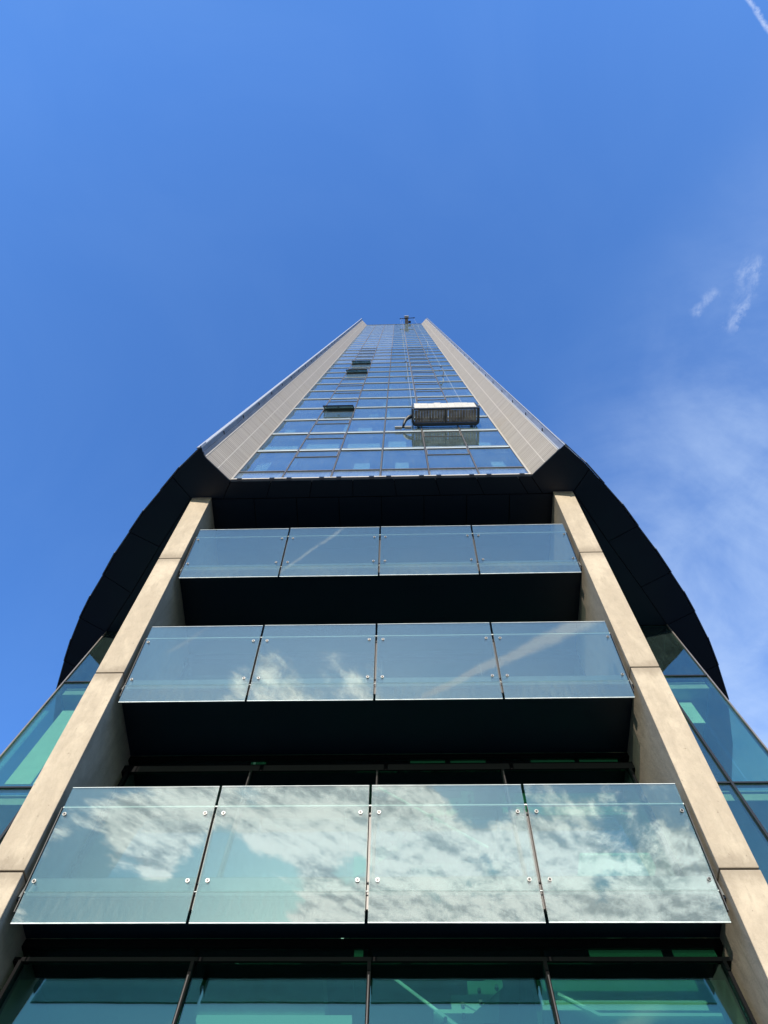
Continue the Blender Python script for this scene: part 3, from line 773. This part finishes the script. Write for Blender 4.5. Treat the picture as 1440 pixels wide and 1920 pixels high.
# thin high cloud to the right
n3 = g.noise(g.v('MULTIPLY', pl, (1.0, 1.0, 1.0)), 2.2, 8, .60, .8)
n4 = g.noise(pl, 7.0, 7, .6, .4)
rgt = g.ss(g.m('ADD', g.m('MULTIPLY', dx, 1.0), g.m('MULTIPLY', dy, .55)), .24, .66)
cir = g.m('MULTIPLY', g.ss(g.m('ADD', n3, g.m('MULTIPLY', g.m('SUBTRACT', n4, .5), .35)), .34, .72), rgt)
cir = g.m('MULTIPLY', g.m('MULTIPLY_ADD', rgt, .13, g.m('MULTIPLY', cir, .52)), 1.0, clamp=True)
wob = g.noise(D, 26, 6, .65); wob2 = g.noise(D, 75, 8, .75)
def streak(a, b, w, amp, k0=.35, grow=0.0, soft=.25, feather=0):
    a, b = Vector(a).normalized(), Vector(b).normalized(); n = a.cross(b).normalized()
    ln = math.acos(max(-1, min(1, a.dot(b)))); t = (b - a * a.dot(b)).normalized()
    al = g.m('DIVIDE', g.v('DOT_PRODUCT', D, tuple(t)), ln)
    facing = g.ss(g.v('DOT_PRODUCT', D, tuple(a)), .7, .8)
    d = g.m('ADD', g.v('DOT_PRODUCT', D, tuple(n)), g.m('MULTIPLY', g.m('SUBTRACT', wob, .5), w * 2.2))
    d = g.m('ABSOLUTE', g.m('ADD', d, g.m('MULTIPLY', g.m('SUBTRACT', wob2, .5), w * 1.6)))
    ww_ = g.m('MULTIPLY_ADD', g.m('MAXIMUM', al, 0.0), grow, w)
    m_ = g.ss(g.m('DIVIDE', d, ww_), .1, 1.1, 1, 0)
    m_ = g.m('MULTIPLY', m_, g.m('MULTIPLY', g.ss(al, -soft, soft * .2), g.ss(al, 1 - soft * .2, 1 + soft, 1, 0)))
    m_ = g.m('MULTIPLY', m_, g.ss(wob2, .25, .25 + k0))
    if feather: m_ = g.m('MULTIPLY', m_, g.ss(g.noise(g.v('MULTIPLY', D, (1.8, .8, 1)), 30, 8, .68, .6), .30, .70))
    return g.m('MULTIPLY', g.m('MULTIPLY', m_, facing), amp)
strs = [streak((.047, -.869, .493), (.248, -.793, .556), .0055, 1.3, grow=.009, k0=.2),
        streak((-.164, -.759, .63), (-.076, -.727, .682), .003, .7),
        streak((-.319, -.791, .522), (-.276, -.786, .553), .0035, .4),
        streak((.384, -.289, .877), (.43, -.235, .872), .0035, .5, soft=.6),
        streak((.437, -.022, .900), (.424, .050, .905), .015, .30, k0=.3, grow=-.004, feather=1),
        streak((.402, .012, .916), (.383, .036, .923), .010, .22, k0=.3, feather=1)]
tot = strs[0]
for q in strs[1:]: tot = g.m('MAXIMUM', tot, q)
c = g.mix(cir, skyc, C4(5.6, 7.2, 9.8))
c = g.mix(tot, c, C4(7.6, 8.6, 10.4))
c = g.mix(low, c, ccol)
g.put(bg.inputs['Color'], c); bg.inputs['Strength'].default_value = .10
nt.links.new(bg.outputs[0], out.inputs[0])

# ------------------------------------------------------------------ camera
cam = bpy.data.cameras.new('camera'); co = bpy.data.objects.new('camera', cam); COL.objects.link(co); sc.camera = co
co.location = (0, 0, H); co.rotation_euler = (2.8277033, -0.0183825, 0.0232575)
cam.sensor_fit = 'VERTICAL'; cam.sensor_height = 36; cam.lens = 24.0; cam.clip_start = .1; cam.clip_end = 3000
sc.view_settings.view_transform = 'Standard'; sc.view_settings.look = 'None'; sc.view_settings.exposure = 0.2; sc.view_settings.gamma = 1
sc.cycles.max_bounces = 14; sc.cycles.transparent_max_bounces = 24; sc.cycles.caustics_reflective = False; sc.cycles.caustics_refractive = False
sc.cycles.glossy_bounces = 6
